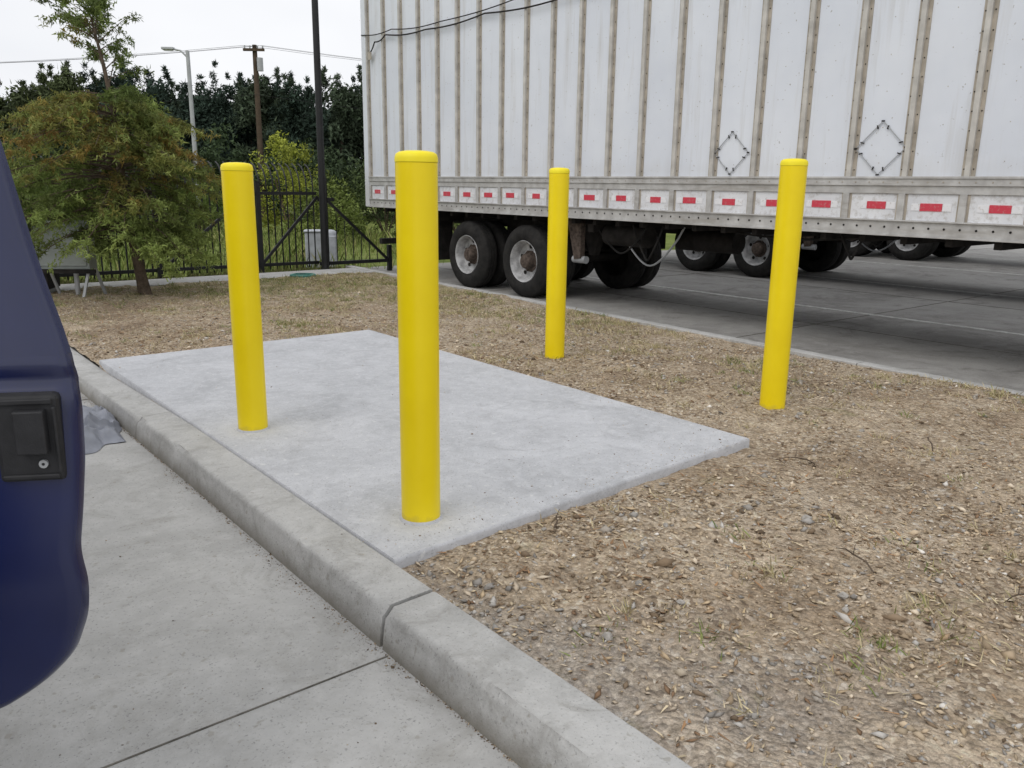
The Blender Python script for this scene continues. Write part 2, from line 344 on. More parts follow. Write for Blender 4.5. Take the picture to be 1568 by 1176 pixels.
def blades(n,s,z,L,wd,lean,C,name,loc=(0,0,0),rot=ROT):
    N=len(n); az=rng.uniform(0,6.283,N); ln=rng.uniform(*lean,N)
    dx=np.cos(az)*np.sin(ln)*L; dy=np.sin(az)*np.sin(ln)*L; dz=np.cos(ln)*L
    px=-np.sin(az)*wd; py=np.cos(az)*wd
    base=np.stack([n,s,z],-1); V=np.zeros((N,4,3))
    V[:,0]=base+np.stack([px,py,0*px],-1); V[:,1]=base-np.stack([px,py,0*px],-1)
    mid=base+np.stack([dx*.45,dy*.45,dz*.6],-1)
    V[:,2]=mid-np.stack([px,py,0*px],-1)*.7
    V[:,3]=base+np.stack([dx,dy,dz],-1)
    return cloud(name,V,[(0,1,2),(0,2,3)],C,mat_blade,rot=rot,loc=loc)
K=11000
cn=rng.uniform(1.55,6.6,K); cs=rng.uniform(-2.5,12.1,K)
gd=-.18+.75*vn(cn*.9,cs*.9,21)+.55*vn(cn*3,cs*3,22)+np.clip((cs-7.0)/2.5,0,1)+.50*np.clip((cn-4.4)/1.5,0,1)-.25*np.clip((2-cs)/2,0,1)
gd=np.clip(gd,0.03,1)*np.where((cn<3.4)&(cs>7.2),.22,1)
k=(rng.random(K)<gd)&offslab(cn,cs,.05); cn=cn[k];cs=cs[k]
per=24; sp=np.repeat(rng.uniform(.015,.065,len(cn)),per); n=np.repeat(cn,per)+rng.normal(0,1,len(cn)*per)*sp; s=np.repeat(cs,per)+rng.normal(0,1,len(cn)*per)*sp
gn=np.clip(.26+.18*(cs>9.5)+.35*vn(cn*1.2,cs*1.2,23),.06,.7); tn=np.repeat((rng.random(len(cn))<gn)*1.0,per)
k=offslab(n,s,.01)&(n>1.5)&(n<farn(s)-.02); n=n[k];s=s[k];tn=tn[k];N=len(n)
L=rng.uniform(.02,.06,N)*rng.uniform(.6,1.3,N)
gp=np.array([(.14,.18,.05),(.24,.28,.09),(.44,.39,.20),(.56,.48,.30),(.30,.24,.14)])
ci=np.where(tn>.5,rng.choice([0,1,1,2],N),rng.choice([2,3,3,4,3],N))
C=gp[ci]*rng.uniform(.7,1.2,(N,1))
blades(n,s,gz(n,s)-.003,L,rng.uniform(.0015,.003,N),(.3,1.45),C,'sparse_grass')
K=24000; n=rng.uniform(1.5,6.5,K); s=rng.uniform(-2,12.1,K); k=offslab(n,s,.01)&(rng.random(K)<np.clip(.30+.65*vn(n*1.3,s*1.3,31)+np.where((n<4)&(s>7.1),.6,0),.06,1)); n=n[k];s=s[k];N=len(n)
C=np.array([(.46,.35,.21),(.24,.15,.085),(.60,.50,.34),(.36,.21,.11)])[rng.choice(4,N)]*rng.uniform(.7,1.2,(N,1))
blades(n,s,gz(n,s)+.005,rng.uniform(.015,.06,N),rng.uniform(.002,.006,N),(1.25,1.6),C,'leaf_litter')
b=B()
for (x,y,L_,a) in ((2.2,2.40,.09,.5),(2.9,1.35,.22,1.2),(3.9,2.2,.2,2.2),(4.6,1.9,.25,.6),(5.2,3.2,.2,1.7),(3.2,.9,.15,2.8)):
    z=float(gz(np.array(x),np.array(y))); pts=[(x+math.cos(a)*L_*t+.012*math.sin(9*t),y+math.sin(a)*L_*t,z+.012+.03*math.sin(3*t)) for t in (0,.25,.5,.75,1)]
    b.tube(pts,[.004,.004,.003,.0025,.0015],mat_bark,5); b.tube([pts[2],(pts[2][0]+.03,pts[2][1]+.01,pts[2][2]+.03)],[.0025,.001],mat_bark,5)
b.build('twigs',rot=ROT)
b=B()
for q in range(120):
    x=rng.uniform(1.55,6.2);y=rng.uniform(-.8,6) if q%3 else rng.uniform(-.5,2.2)
    if not offslab(np.array(x),np.array(y),.04): continue
    r=min(.026,rng.lognormal(math.log(.011),.38)); z=float(gz(np.array(x),np.array(y)))
    ph=np.array([(math.sin(p)*math.cos(t),math.sin(p)*math.sin(t),math.cos(p)) for p in (.5,1.2,1.9,2.6) for t in np.arange(6)*1.047+p])
    ph=ph*(1+rng.uniform(-.22,.22,(24,1)))*[r*rng.uniform(.8,1.4),r,r*.6]+[x,y,z+r*.2]
    fs=[(i*6+j,(i+1)*6+j,(i+1)*6+(j+1)%6,i*6+(j+1)%6) for i in range(3) for j in range(6)]+[tuple(range(6)),tuple(range(23,17,-1))]
    b.add(ph,fs,mat_stone)
b.build('stones',rot=ROT)
# ---------------------------------------------------------------- bollards
def bollard(x,y,z0,ztop):
    e=empty('bollard',(x,y,z0)); H=ztop-z0; b=B(); r=.083
    b.lathe([(0,-.1),(r,-.1),(r,H-.045)],(0,0,0),(0,0,1),mat_yel,56); b.build('sleeve',e,smooth=40)
    b=B(); b.lathe([(r-.003,H-.045),(r+.0015,H-.043),(r+.0015,H-.026),(r-.003,H-.012),(r-.016,H-.004),(r-.04,H+.000),(0,H+.002)],(0,0,0),(0,0,1),mat_ycap,56); b.build('cap',e,smooth=60)
    if z0>=0:
        b=B(); b.lathe([(r-.002,.012),(r+.004,.007),(r+.012,-.002),(r+.012,-.02)],(0,0,0),(0,0,1),mat_slab,40); b.build('base_collar',e,smooth=50)
bollard(-.385,3.303,0.003,1.528)
bollard(-1.507,4.579,0.003,1.503)
bollard(1.757,5.34,-.03,1.591)
bollard(.36,6.86,-.03,1.549)
# ---------------------------------------------------------------- trailer
def wheel(b,y,x0,sgn):
    R=.51; ax=(sgn,0,0)
    for off,outer in ((0,True),(.33,False)):
        o=(x0+sgn*off,y,.51)
        b.lathe([(.30,.02),(.33,.0),(.40,-.004),(.455,.012),(.49,.04),(.503,.05),(R,.065),(R,.11),(R-.012,.112),(R-.012,.118),(R,.12),(R,.165),(R-.012,.167),(R-.012,.173),(R,.175),(R,.215),(.49,.24),(.455,.268),(.33,.28),(.30,.26)],o,ax,mat_tyre,48)
        if outer:
            b.lathe([(.300,.03),(.292,.012),(.283,.02),(.275,.05),(.262,.09),(.25,.15),(.20,.165),(.16,.155),(.15,.15)],o,ax,mat_rim,48)
            b.lathe([(.15,.15),(.15,.14),(.115,.135),(.105,.09),(.10,.045),(.085,.03),(.05,.024),(0,.022)],o,ax,mat_hub,32)
            for k in range(10):
                t=k*.6283; c=Vector(o)+Vector((sgn*.16,math.cos(t)*.143,math.sin(t)*.143)); b.tube([c,c-Vector((sgn*.035,0,0))],.014,mat_hub,6)
            for k in range(5):
                t=k*1.2566+.3; c=Vector(o)+Vector((sgn*.158,math.cos(t)*.205,math.sin(t)*.205)); b.tube([c,c-Vector((sgn*.004,0,0))],.03,mat_dark,12)
        else:
            b.lathe([(.29,.05),(.0,.1)],o,ax,mat_dark,24)
parts=[]
def trailer(n0,s0):
    e=empty('box_trailer',W(n0,s0,-.15),ROT)
    if parts:
        for o in parts:
            c=bpy.data.objects.new(o.name.split('.')[0],o.data); scene.collection.objects.link(c); c.parent=e
            for md in o.modifiers:
                bm=c.modifiers.new('bevel','BEVEL'); bm.width=md.width; bm.segments=2; bm.limit_method='ANGLE'
        return
    Ln=14.8; top=4.78
    b=B(); b.box(.02,2.48,-Ln,0,1.36,top,mat_white); parts.append(b.build('cargo_box',e,bevel=.01))
    b=B(); b.box(.06,2.44,-Ln+.02,-.02,1.2,1.355,mat_dark)
    for k in range(36): b.box(.1,2.4,-Ln+.3+k*.4,-Ln+.36+k*.4,1.08,1.2,mat_dark)
    parts.append(b.build('floor_frame',e))
    ys=[3.11+.53*k-13.3 for k in range(-7,20)]
    for side in (0,1):
        X=(lambda a:a) if side==0 else (lambda a:2.5-a)
        def bx(b,a0,a1,*r): 
            q=sorted((X(a0),X(a1))); b.box(q[0],q[1],*r)
        b=B()
        for y in ys:
            bx(b,.010,.03,y-.055,y+.055,1.68,top-.13,mat_post)
            bx(b,-.022,.010,y-.022,y+.022,1.68,top-.13,mat_postc)
            for z in np.arange(1.74,top-.2,.155):
                for dy in (-.039,.039):
                    b.tube([(X(.010),y+dy,z),(X(.005),y+dy,z)],.0065,mat_dark,6)
            bx(b,.0,.03,y-.05,y+.05,1.30,1.53,mat_post)
            bx(b,-.02,.0,y-.03,y+.03,1.30,1.53,mat_alu)
            if side==0:
                for z in np.arange(1.80,top-.2,.31):
                    yy=y+.265; b.tube([(X(.02),yy,z),(X(.017),yy,z)],.005,mat_post,5)
        parts.append(b.build('side_posts',e,bevel=.003))
        b=B(); bx(b,-.028,.03,-Ln,-.11,1.60,1.68,mat_alu); bx(b,-.012,.03,-Ln,-.11,1.53,1.60,mat_alu); bx(b,-.04,-.028,-Ln,-.11,1.66,1.68,mat_alu)
        bx(b,-.012,.03,-Ln,-.11,1.17,1.30,mat_alu); bx(b,-.036,-.012,-Ln,-.11,1.288,1.30,mat_alu); bx(b,-.036,.03,-Ln,-.11,1.155,1.17,mat_alu)
        for y in np.arange(-Ln+.1,-.2,.1325):
            b.tube([(X(-.012),y,1.235),(X(-.017),y,1.235)],.011,mat_dark,6)
            b.tube([(X(-.028),y+.05,1.63),(X(-.032),y+.05,1.63)],.008,mat_post,6)
        parts.append(b.build('bottom_rail',e,bevel=.003))
        b=B(); bx(b,.004,.03,-Ln,-.11,1.301,1.529,mat_band); parts.append(b.build('scuff_band',e))
        b=B()
        for y in ys[:-1]:
            yc=y+.265+rng.uniform(-.035,.035); hw=rng.uniform(.075,.10); z0=1.388+rng.uniform(-.006,.006); bx(b,-.001,.004,yc-hw,yc+hw,z0,z0+.066,mat_red)
            bx(b,-.0005,.004,yc-hw-rng.uniform(.06,.10),yc-hw-.004,z0+.002,z0+.064,mat_wtape); bx(b,-.0005,.004,yc+hw+.004,yc+hw+rng.uniform(.06,.10),z0+.002,z0+.064,mat_wtape)
        parts.append(b.build('reflective_tape',e))
        b=B(); bx(b,-.03,.06,-.11,.03,1.155,top+.01,mat_white); bx(b,-.03,.06,-Ln-.03,-Ln+.08,1.155,top+.01,mat_white); bx(b,-.02,.05,-Ln+.08,-.11,top-.13,top+.012,mat_alu)
        parts.append(b.build('corner_posts_and_top_rail',e,bevel=.012))
    b=B(); b.box(.06,1.245,.0,.025,1.3,top-.1,mat_white); b.box(1.255,2.44,.0,.025,1.3,top-.1,mat_white); b.box(.06,2.44,-.1,.03,1.155,1.29,mat_alu); b.box(.06,2.44,-.1,.03,top-.09,top+.01,mat_white)
    for x in (.45,.95,1.55,2.05): b.tube([(x,.06,1.3),(x,.06,top-.15)],.018,mat_galv,8)
    for x in (.5,2.0): b.box(x-.04,x+.04,-.25,-.17,.6,1.155,mat_dark)
    b.box(.15,2.35,-.22,-.12,.5,.6,mat_dark)
    parts.append(b.build('rear_doors_and_guard',e,bevel=.006))
    b=B(); AX=(-2.95,-4.32)
    for y in AX:
        wheel(b,y,.03,1); wheel(b,y,2.47,-1)
    parts.append(b.build('wheels',e,smooth=35))
    b=B()
    for y in AX:
        b.tube([(.55,y,.51),(1.95,y,.51)],.065,mat_dark,12)
        for x in (.82,1.68):
            pts=[(x,y-.5+q*.1,.63-.09*(1-((q-5)/5)**2)+.07) for q in range(11)]
            b.tube(pts,.035,mat_dark,6)
            b.tube([(x+.12,y+.18,.62),(x+.12,y+.42,.66)],.09,mat_dark,12)
    for x in (.78,1.72):
        b.box(x-.06,x+.06,-5.9,-1.5,.93,1.08,mat_dark)
        for y in (-2.3,-3.63,-5.0): 
            b.add([(x-.05,y-.16,.93),(x+.05,y-.16,.93),(x+.05,y+.16,.93),(x-.05,y+.16,.93),(x-.05,y-.05,.62),(x+.05,y-.05,.62),(x+.05,y+.05,.62),(x-.05,y+.05,.62)],[(0,1,2,3),(7,6,5,4),(0,4,5,1),(1,5,6,2),(2,6,7,3),(3,7,4,0)],mat_dark)
    for y in (-1.9,-5.5): b.box(.2,2.3,y-.05,y+.05,.98,1.08,mat_dark)
    for x0 in (.05,1.85):
        b.box(x0,x0+.6,-1.72,-1.70,.32,1.15,mat_dark)
    b.add([(.22,-5.30,1.16),(.30,-5.30,1.16),(.30,-5.02,1.16),(.22,-5.02,1.16),(.22,-5.30,.62),(.30,-5.30,.62),(.30,-5.18,.60),(.22,-5.18,.60)],[(0,1,2,3),(7,6,5,4),(0,4,5,1),(1,5,6,2),(2,6,7,3),(3,7,4,0)],mat_hub)
    b.tube([(.28,-5.36,.60),(.28,-5.12,.60)],.05,mat_galv,12)
    b.tube([(.45,-5.6,.95),(.45,-6.3,.95)],.14,mat_dark,16); b.tube([(1.2,-6.2,.9),(1.2,-7.1,.9)],.14,mat_dark,16)
    parts.append(b.build('bogie',e,smooth=35))
    b=B()
    def hose(y0,y1,z0,sag,x=.3):
        b.tube([(x+.05*math.sin(t*6),y0+(y1-y0)*t,z0-sag*math.sin(math.pi*t)**.8) for t in np.linspace(0,1,16)],.013,mat_galv if sag>.45 else mat_tyre,6)
    hose(-5.5,-6.4,1.08,.35); hose(-5.8,-6.9,1.1,.5,.4); hose(-6.2,-6.7,1.1,.42,.25); hose(-9.0,-9.25,1.15,.25,.2); hose(-7.2,-9.4,1.15,.1,.3)
    parts.append(b.build('air_hoses',e,smooth=60))
    b=B()
    for x in (.55,1.95):
        b.box(x-.06,x+.06,-12.3,-12.18,.5,1.2,mat_dark); b.box(x-.045,x+.045,-12.285,-12.195,.1,.5,mat_galv); b.box(x-.14,x+.14,-12.37,-12.11,0.0,.06,mat_dark); b.bar((x,-12.2,.55),(x,-11.4,1.15),.05,.05,mat_dark)
    b.bar((.55,-12.24,.75),(1.95,-12.24,.75),.05,.05,mat_dark)
    parts.append(b.build('landing_gear',e,bevel=.004))
    b=B()
    for s_,zc,r in ((5.53,1.92,.215),(3.90,1.93,.235)):
        y=s_-13.3
        P=[Vector((.006,y,zc-r)),Vector((.006,y+r,zc)),Vector((.006,y,zc+r)),Vector((.006,y-r,zc))]
        for i in range(4):
            p,q=P[i],P[(i+1)%4]; b.bar(p.lerp(q,.05),p.lerp(q,.95),.007,.007,mat_galv)
            for t in (.22,.8):
                c=p.lerp(q,t); dd=(Vector((.006,y,zc))-c).normalized(); b.bar(c-dd*.012,c+dd*.022,.010,.010,mat_dark)
            b.bar(p+Vector((-.004,-.014,0)),p+Vector((-.004,.014,0)),.008,.014,mat_dark)
    parts.append(b.build('placard_holders',e))
    b=B()
    def cab(pts,r=.011):
        o=[]
        for i in range(len(pts)-1):
            p,q=Vector(pts[i]),Vector(pts[i+1])
            for t in np.linspace(0,1,10,endpoint=False): o.append(p.lerp(q,t)+Vector((0,0,-.035*math.sin(math.pi*t))))
        o.append(Vector(pts[-1])); b.tube(o,r,mat_dark,6)
    cab([(-.04,-.25,3.70),(-.04,-.45,3.86),(-.04,-.8,3.93),(-.04,-2.0,3.86),(-.04,-3.5,3.88),(-.04,-5.2,3.84),(-.04,-8,3.9),(-.04,-14,3.9)])
    cab([(-.04,0,4.02),(-.04,-1.0,3.99),(-.04,-2.4,3.92),(-.04,-4.6,4.0),(-.04,-7,4.1),(-.04,-14,4.1)],.008)
    b.box(-.05,-.03,-.32,-.22,3.60,3.72,mat_post)
    parts.append(b.build('cable',e,smooth=60))
    b=B(); b.box(.3,1.0,-Ln-.28,-Ln,2.0,3.2,mat_wtape); parts.append(b.build('front_unit',e,bevel=.03))
trailer(7.45,13.3); trailer(12.7,13.1); trailer(19.0,13.4)
# ---------------------------------------------------------------- fence + gate
e=empty('metal_fence',W(0,13.3,-.1),ROT)
b=B()
def picket(n_,z0,zr):
    pts=[(n_,0,z0),(n_,0,zr)]+[(n_,.34*(1-math.cos(a)),zr+.40*math.sin(a)) for a in (.35,.7,1.05,1.4)]
    b.tube(pts,.0125,mat_black,5)
for n_ in np.arange(-8,6.42,.118): picket(n_,.08,1.42)
b.build('pickets',e,smooth=60)
b=B()
for z in (.16,1.33): b.box(-8,6.45,-.025,-.015+.0,z-.025,z+.025,mat_black); b.box(-8,6.45,.015,.03,z-.025,z+.025,mat_black)
for n_ in (-8,-5.6,-3.2,-.8,1.6,3.77,5.39): b.box(n_-.035,n_+.035,-.10,-.03,-.1,1.5,mat_black); b.box(n_-.04,n_+.04,-.105,-.025,1.5,1.52,mat_black)
b.build('rails_and_posts',e)
b=B()
for p,q in (((3.8,.16),(5.2,1.30)),((5.39,.16),(6.45,1.28)),((6.62,1.22),(7.8,.16))): b.bar((p[0],-.06,p[1]),(q[0],-.06,q[1]),.035,.045,mat_black)
b.box(6.45,7.85,-.085,-.04,.11,.17,mat_black); b.box(6.45,6.75,-.085,-.04,1.20,1.26,mat_black); b.box(7.8,7.87,-.1,-.03,-.05,.42,mat_black); b.box(6.55,6.62,-.085,-.04,.1,1.6,mat_black)
for n_ in np.arange(6.8,7.75,.16): b.tube([(n_,-.03,.15),(n_,-.03,.15+max(.05,(7.8-n_)*.85))],.009,mat_black,5)
b.build('gate_frame',e)
e=empty('light_pole',W(6.45,13.05,-.15)); b=B()
b.tube([(0,0,0),(0,0,8.2)],[.062,.045],mat_black,16); b.lathe([(.12,0),(.12,.04),(.075,.06),(.06,.2)],(0,0,0),(0,0,1),mat_black,20); b.build('pole',e,smooth=40)
b=B(); b.box(-.06,.7,-.12,.12,8.15,8.27,mat_black); b.box(.2,.65,-.1,.1,8.13,8.149,mat_lamp); b.build('lamp_head',e,bevel=.02)
e=empty('street_lamp',(-12.45,33,-.15)); b=B(); b.tube([(0,0,0),(0,0,6.35)],[.10,.07],mat_galv,12); b.tube([(0,0,6.1),(-.25,0,6.35),(-.6,0,6.42)],.035,mat_galv,8); b.build('pole_and_arm',e,smooth=40)
b=B(); b.box(-.95,-.5,-.12,.12,6.38,6.47,mat_galv); b.box(-.9,-.55,-.08,.08,6.35,6.379,mat_lamp); b.build('lamp_head',e,bevel=.03)
e=empty('utility_pole',(-10.5,35,-.15)); b=B(); b.tube([(0,0,0),(0,0,6.9)],[.13,.09],mat_wood,12); b.box(-.42,.42,-.18,-.08,6.65,6.75,mat_wood)
for x in (-.36,-.15,.15,.36): b.tube([(x,-.13,6.75),(x,-.13,6.86)],.03,mat_galv,8)
b.tube([(.22,-.12,5.9),(.22,-.12,6.4)],.12,mat_galv,14); b.build('pole_and_crossarm',e,smooth=40)
b=B()
for x0,z in ((-.36,6.86),(.15,6.86),(.36,6.86),(0,5.0)):
    for sx in (-1,1):
        b.tube([(-10.5+x0+sx*45*t,34.87-4*t*sx,z-.15-1.1*4*t*(1-t)-(1.6*t if sx>0 else -.6*t)) for t in np.linspace(0,1,16)],.007,mat_black,4)
b.build('overhead_wires')
# ---------------------------------------------------------------- vegetation
def tris(pos,size,droop=0.0,asp=.35):
    N=len(pos); a=rng.normal(size=(N,3)); a[:,2]-=droop; a/=np.linalg.norm(a,axis=1)[:,None]
    c=rng.normal(size=(N,3)); p=np.cross(a,c); p/=np.linalg.norm(p,axis=1)[:,None]
    L=size*rng.uniform(.6,1.3,(N,1)); V=np.zeros((N,3,3))
    V[:,0]=pos-p*L*asp*.5; V[:,1]=pos+p*L*asp*.5; V[:,2]=pos+a*L; return V
def cypress(x,y,z,hs,seed,nb=250):
    r=np.random.default_rng(seed); e=empty('cypress_tree',(x,y,z)); b=B()
    tr=lambda h: Vector((-.10*h-.03*math.sin(h*2),.02*math.sin(h*3),h))
    hs_=3.65*hs; b.tube([tr(t) for t in np.linspace(-.1,hs_,14)],[max(.008,.075*(1-t/hs_)**.8+.02*math.exp(-t*6)) for t in np.linspace(0,hs_,14)],mat_bark,10)
    P=[];C=[];
    zs=np.array([.5,.9,1.4,1.9,2.25,2.55,2.8,3.1,3.7])*hs; rs=np.array([.95,1.32,1.45,1.32,1.12,.72,.50,.50,.12])*hs
    for i in range(nb):
        h=hs*(.62+3.0*(i/nb)**1.05); az=r.uniform(0,6.283); Lb=np.interp(h,zs,rs)*r.uniform(.55,1.18)*(1-.25*math.cos(az))
        hi=h>2.5*hs
        if hi and r.random()<.58: continue
        up=r.uniform(.05,.35) if not hi else r.uniform(.5,1.0)
        o=tr(h); pts=[]
        for t in np.linspace(0,1,7): pts.append(o+Vector((math.cos(az)*Lb*t,math.sin(az)*Lb*t,Lb*(up*t-.42*t*t*(1 if not hi else .3)))))
        b.tube(pts,[.014*(1-.8*t)*(.6 if h>2.3 else 1) for t in np.linspace(0,1,7)],mat_bark,4,False)
        if hi: ncl,per=6,24
        else: ncl,per=11,32
        rust=max(0,math.sin(az*1.5+h*2.2+seed))*.7 if h>1.25*hs else .1
        if h>1.5*hs and h<2.45*hs: rust=min(1,rust+.30)
        tone=r.uniform(.6,1.4)
        for k in range(ncl):
            t=r.uniform(.22,1.03)**.75; f=t*6; i0=min(5,int(f)); c=pts[i0].lerp(pts[i0+1],f-i0)
            az2=az+r.normal(0,.9); dirv=np.array([math.cos(az2),math.sin(az2),-.35+r.normal(0,.25)])
            ll=r.uniform(.10,.28)*(.7 if hi else 1); u=r.random(per)[:,None]
            pp=np.array(c)+dirv*ll*u+r.normal(0,.018,(per,3)); P.append(pp)
            base=np.array([.15,.205,.055]); ru=np.array([.30,.19,.055]); yl=np.array([.27,.33,.10])
            m_=min(1,max(0,rust*r.uniform(.1,1.0))); cc=base*(1-m_)+ru*m_
            if r.random()<.32 or (h<1.2 and t>.7): cc=cc*.5+yl*.5
            C.append(np.repeat((cc*tone*r.uniform(.75,1.25))[None],per,0)*r.uniform(.8,1.2,(per,1)))
    P=np.concatenate(P);C=np.concatenate(C)
    b.build('trunk_and_branches',e,smooth=60)
    cloud('foliage',tris(P,.060,.5,.30),[(0,1,2)],C,mat_leaf,parent=e)
cypress(-4.78,10.59,-.03,1.0,3,320)
cypress(-9.3,14.2,-.1,.92,11,240)
def crown(cx,cy,h,r,ncl,per,size,col,Vs,Cs,zb=.8,point=False,tone=(.6,1.3),asp=.5):
    for k in range(ncl):
        u=rng.random(); zz=zb+(h-zb)*u
        rr=r*math.sqrt(max(0.02,1-((u-.38)/.64)**2)) if not point else r*(1-u)**.7
        a=rng.uniform(0,6.283); q=math.sqrt(rng.random())*rr
        c=np.array([cx+math.cos(a)*q,cy+math.sin(a)*q,zz]); cr=(r*rng.uniform(.20,.38)) if not point else .10+.30*(1-u)
        d=rng.normal(size=(per,3)); d/=np.linalg.norm(d,axis=1)[:,None]
        pp=c+d*cr*(rng.random((per,1))**.5)*[1,1,1.25]
        Vs.append(tris(pp,size,-.8 if point else 0,asp)); Cs.append(np.array(col)*rng.uniform(*tone)*rng.uniform(.75,1.25,(per,1)))
Vs=[];Cs=[];tb=B()
for i,x in enumerate(np.arange(-32,14,1.5)):
    y=39+rng.uniform(-1.5,1.5); h=rng.uniform(4.9,5.9); r=rng.uniform(1.3,1.8)
    col=(.042,.064,.048) if rng.random()<.7 else (.060,.082,.050)
    if x<-19: h=rng.uniform(5.0,5.8); col=(.08,.10,.045)
    crown(x,y,h,r,46,120,.22,col,Vs,Cs,.8,tone=(.5,1.5))
    for q in range(8):
        xx=x+rng.uniform(-1.2,1.2); crown(xx,y+rng.uniform(-.5,.5),h+rng.uniform(-.3,1.05),.42,10,60,.16,col,Vs,Cs,h-1.9,True,asp=.35)
    tb.tube([(x,y,-.15),(x+.1,y,h*.6)],[.18,.06],mat_bark,8)
for i,x in enumerate(np.arange(-35,14,1.6)):
    crown(x,43+rng.uniform(-.5,.5),rng.uniform(4.5,5.3),1.7,32,75,.42,(.036,.052,.040),Vs,Cs,.5,asp=.7)
for i,x in enumerate(np.arange(-30,12,1.4)):
    crown(x+rng.uniform(-.5,.5),35.5+rng.uniform(-.8,.8),rng.uniform(2.2,3.9),1.4,24,100,.18,(.055,.080,.040),Vs,Cs,.0,tone=(.5,1.5))
e=empty('distant_trees',(0,0,0))
cloud('foliage',np.concatenate(Vs),[(0,1,2)],np.concatenate(Cs),mat_far,parent=e); tb.build('trunks',e,smooth=60)
def shrub(x,y,h,r,col,ncl=34,per=120,size=.10):
    e=empty('shrub',(x,y,-.15)); Vs=[];Cs=[]; crown(0,0,h,r,ncl,per,size,col,Vs,Cs,.15)
    cloud('foliage',np.concatenate(Vs),[(0,1,2)],np.concatenate(Cs),mat_far,parent=e)
    b=B()
    for k in range(5): b.tube([(0,0,0),(rng.uniform(-.4,.4)*r,rng.uniform(-.4,.4)*r,h*.6)],[.03,.01],mat_bark,6)
    b.build('stems',e)
shrub(-6.9,25.5,2.75,1.15,(.28,.31,.05)); shrub(-5.0,22.5,1.5,1.1,(.15,.19,.05)); shrub(-9.0,24,1.5,1.2,(.11,.15,.04)); shrub(-3.7,24,2.0,1.3,(.08,.11,.04)); shrub(-12,24,1.8,1.4,(.08,.12,.04)); shrub(-15.0,23,2.0,1.5,(.08,.11,.04)); shrub(-1.6,24,2.0,1.5,(.08,.11,.04))
K=34000; n=rng.uniform(-9,14,K); s=13.5+rng.random(K)**1.4*14; k=rng.random(K)<np.clip(.45+.6*vn(n*.7,s*.7,41),.06,1); n=n[k];s=s[k];N=len(n)
C=np.array([(.19,.25,.06),(.29,.33,.10),(.38,.35,.16),(.12,.17,.04)])[rng.choice(4,N,p=[.35,.28,.15,.22])]*rng.uniform(.6,1.2,(N,1))
blades(n,s,np.full(N,-.156),rng.uniform(.12,.50,N)*(.6+.5*(vn(n,s,42)+.5)).clip(.4,1.3),rng.uniform(.006,.012,N),(.05,.7),C,'tall_weeds')
K=9000; n=rng.uniform(-6,6.9,K); s=rng.uniform(12.95,13.6,K); C=np.array([(.14,.18,.05),(.26,.24,.11)])[rng.choice(2,K)]*rng.uniform(.6,1.2,(K,1))
blades(n,s,np.full(K,-.156),rng.uniform(.08,.2,K),rng.uniform(.003,.006,K),(.05,.8),C,'fence_line_grass')
# ---------------------------------------------------------------- small objects
e=empty('electrical_enclosure',(-5.60,10.3,-.04),.1); b=B()
b.box(-.30,.32,-.12,.12,.36,.92,mat_gbox); b.box(-.33,.35,-.15,.14,.92,.95,mat_gbox); b.box(-.27,.29,-.135,-.12,.40,.88,mat_gbox); b.build('cabinet',e,bevel=.012)
b=B()
for x in (-.26,.30):
    b.bar((x,-.1,.36),(x-.06,-.2,0),.03,.03,mat_galv); b.bar((x,.1,.36),(x+.06,.2,0),.03,.03,mat_galv)
b.bar((-.34,-.16,.34),(.40,-.16,.34),.03,.05,mat_dark); b.tube([(.1,0,0),(.1,0,.36)],.03,mat_galv,10); b.build('legs_and_conduit',e)
e=empty('equipment_box',(-6.22,10.6,-.05),.15); b=B(); b.box(-.28,.25,-.2,.2,.08,1.0,mat_dark); b.box(-.30,.27,-.22,.22,1.0,1.03,mat_dark); b.box(-.22,.19,-.215,-.2,.15,.92,mat_black); b.box(-.25,-.15,-.15,.15,0,.08,mat_galv); b.box(.12,.22,-.15,.15,0,.08,mat_galv); b.build('housing',e,bevel=.015)
e=empty('utility_pedestal',(-3.62,15.6,-.15),.2); b=B(); b.box(-.30,.02,-.18,.18,0,.66,mat_wbox); b.box(-.32,.04,-.2,.2,.66,.70,mat_wbox); b.box(.05,.27,-.15,.15,0,.60,mat_wbox); b.lathe([(.13,.60),(.12,.66),(.08,.70),(0,.71)],(.16,0,0),(0,0,1),mat_wbox,16); b.build('housings',e,bevel=.02)
b=B(); b.lathe([(.20,-.02),(.20,.025),(.19,.035),(.0,.038)],(0,0,0),(0,0,1),mat_green,28)
b.box(-.04,.04,-.012,.012,.036,.044,mat_dark)
for k in range(-2,3): b.box(-.13,.13,k*.055-.006,k*.055+.006,.037,.041,mat_green)
b.build('valve_box_cover',loc=(-3.30,12.85,-.02),smooth=40)
b=B(); p=W(6.55,10.2)
b.lathe([(.0,-.02),(.09,-.02),(.085,.03),(.05,.05),(.03,.07),(.025,.12),(.045,.125),(.045,.15),(0,.155)],(0,0,0),(.1,0,1),mat_dark,14); b.tube([(0,0,.12),(-.1,.02,.10),(-.2,.0,.03)],.015,mat_dark,6)
b.build('irrigation_valve',loc=(p[0],p[1],-.03),smooth=40)
G=60; gx=np.linspace(0,1,G); GX,GY=np.meshgrid(gx,gx)
wx=GX+.08*vn(GX*3,GY*3,56); wy=GY+.08*vn(GX*3,GY*3,57)
zz=.03+.085*(1-np.abs(vn(wx*3.5,wy*3.5,51)))**2*.8+.05*(1-np.abs(vn(wx*8,wy*8,52)))**3+.012*vn(GX*22,GY*22,53)
ed=np.minimum(np.minimum(GX,1-GX),np.minimum(GY,1-GY)); zz=zz*np.clip(ed*7,.04,1)
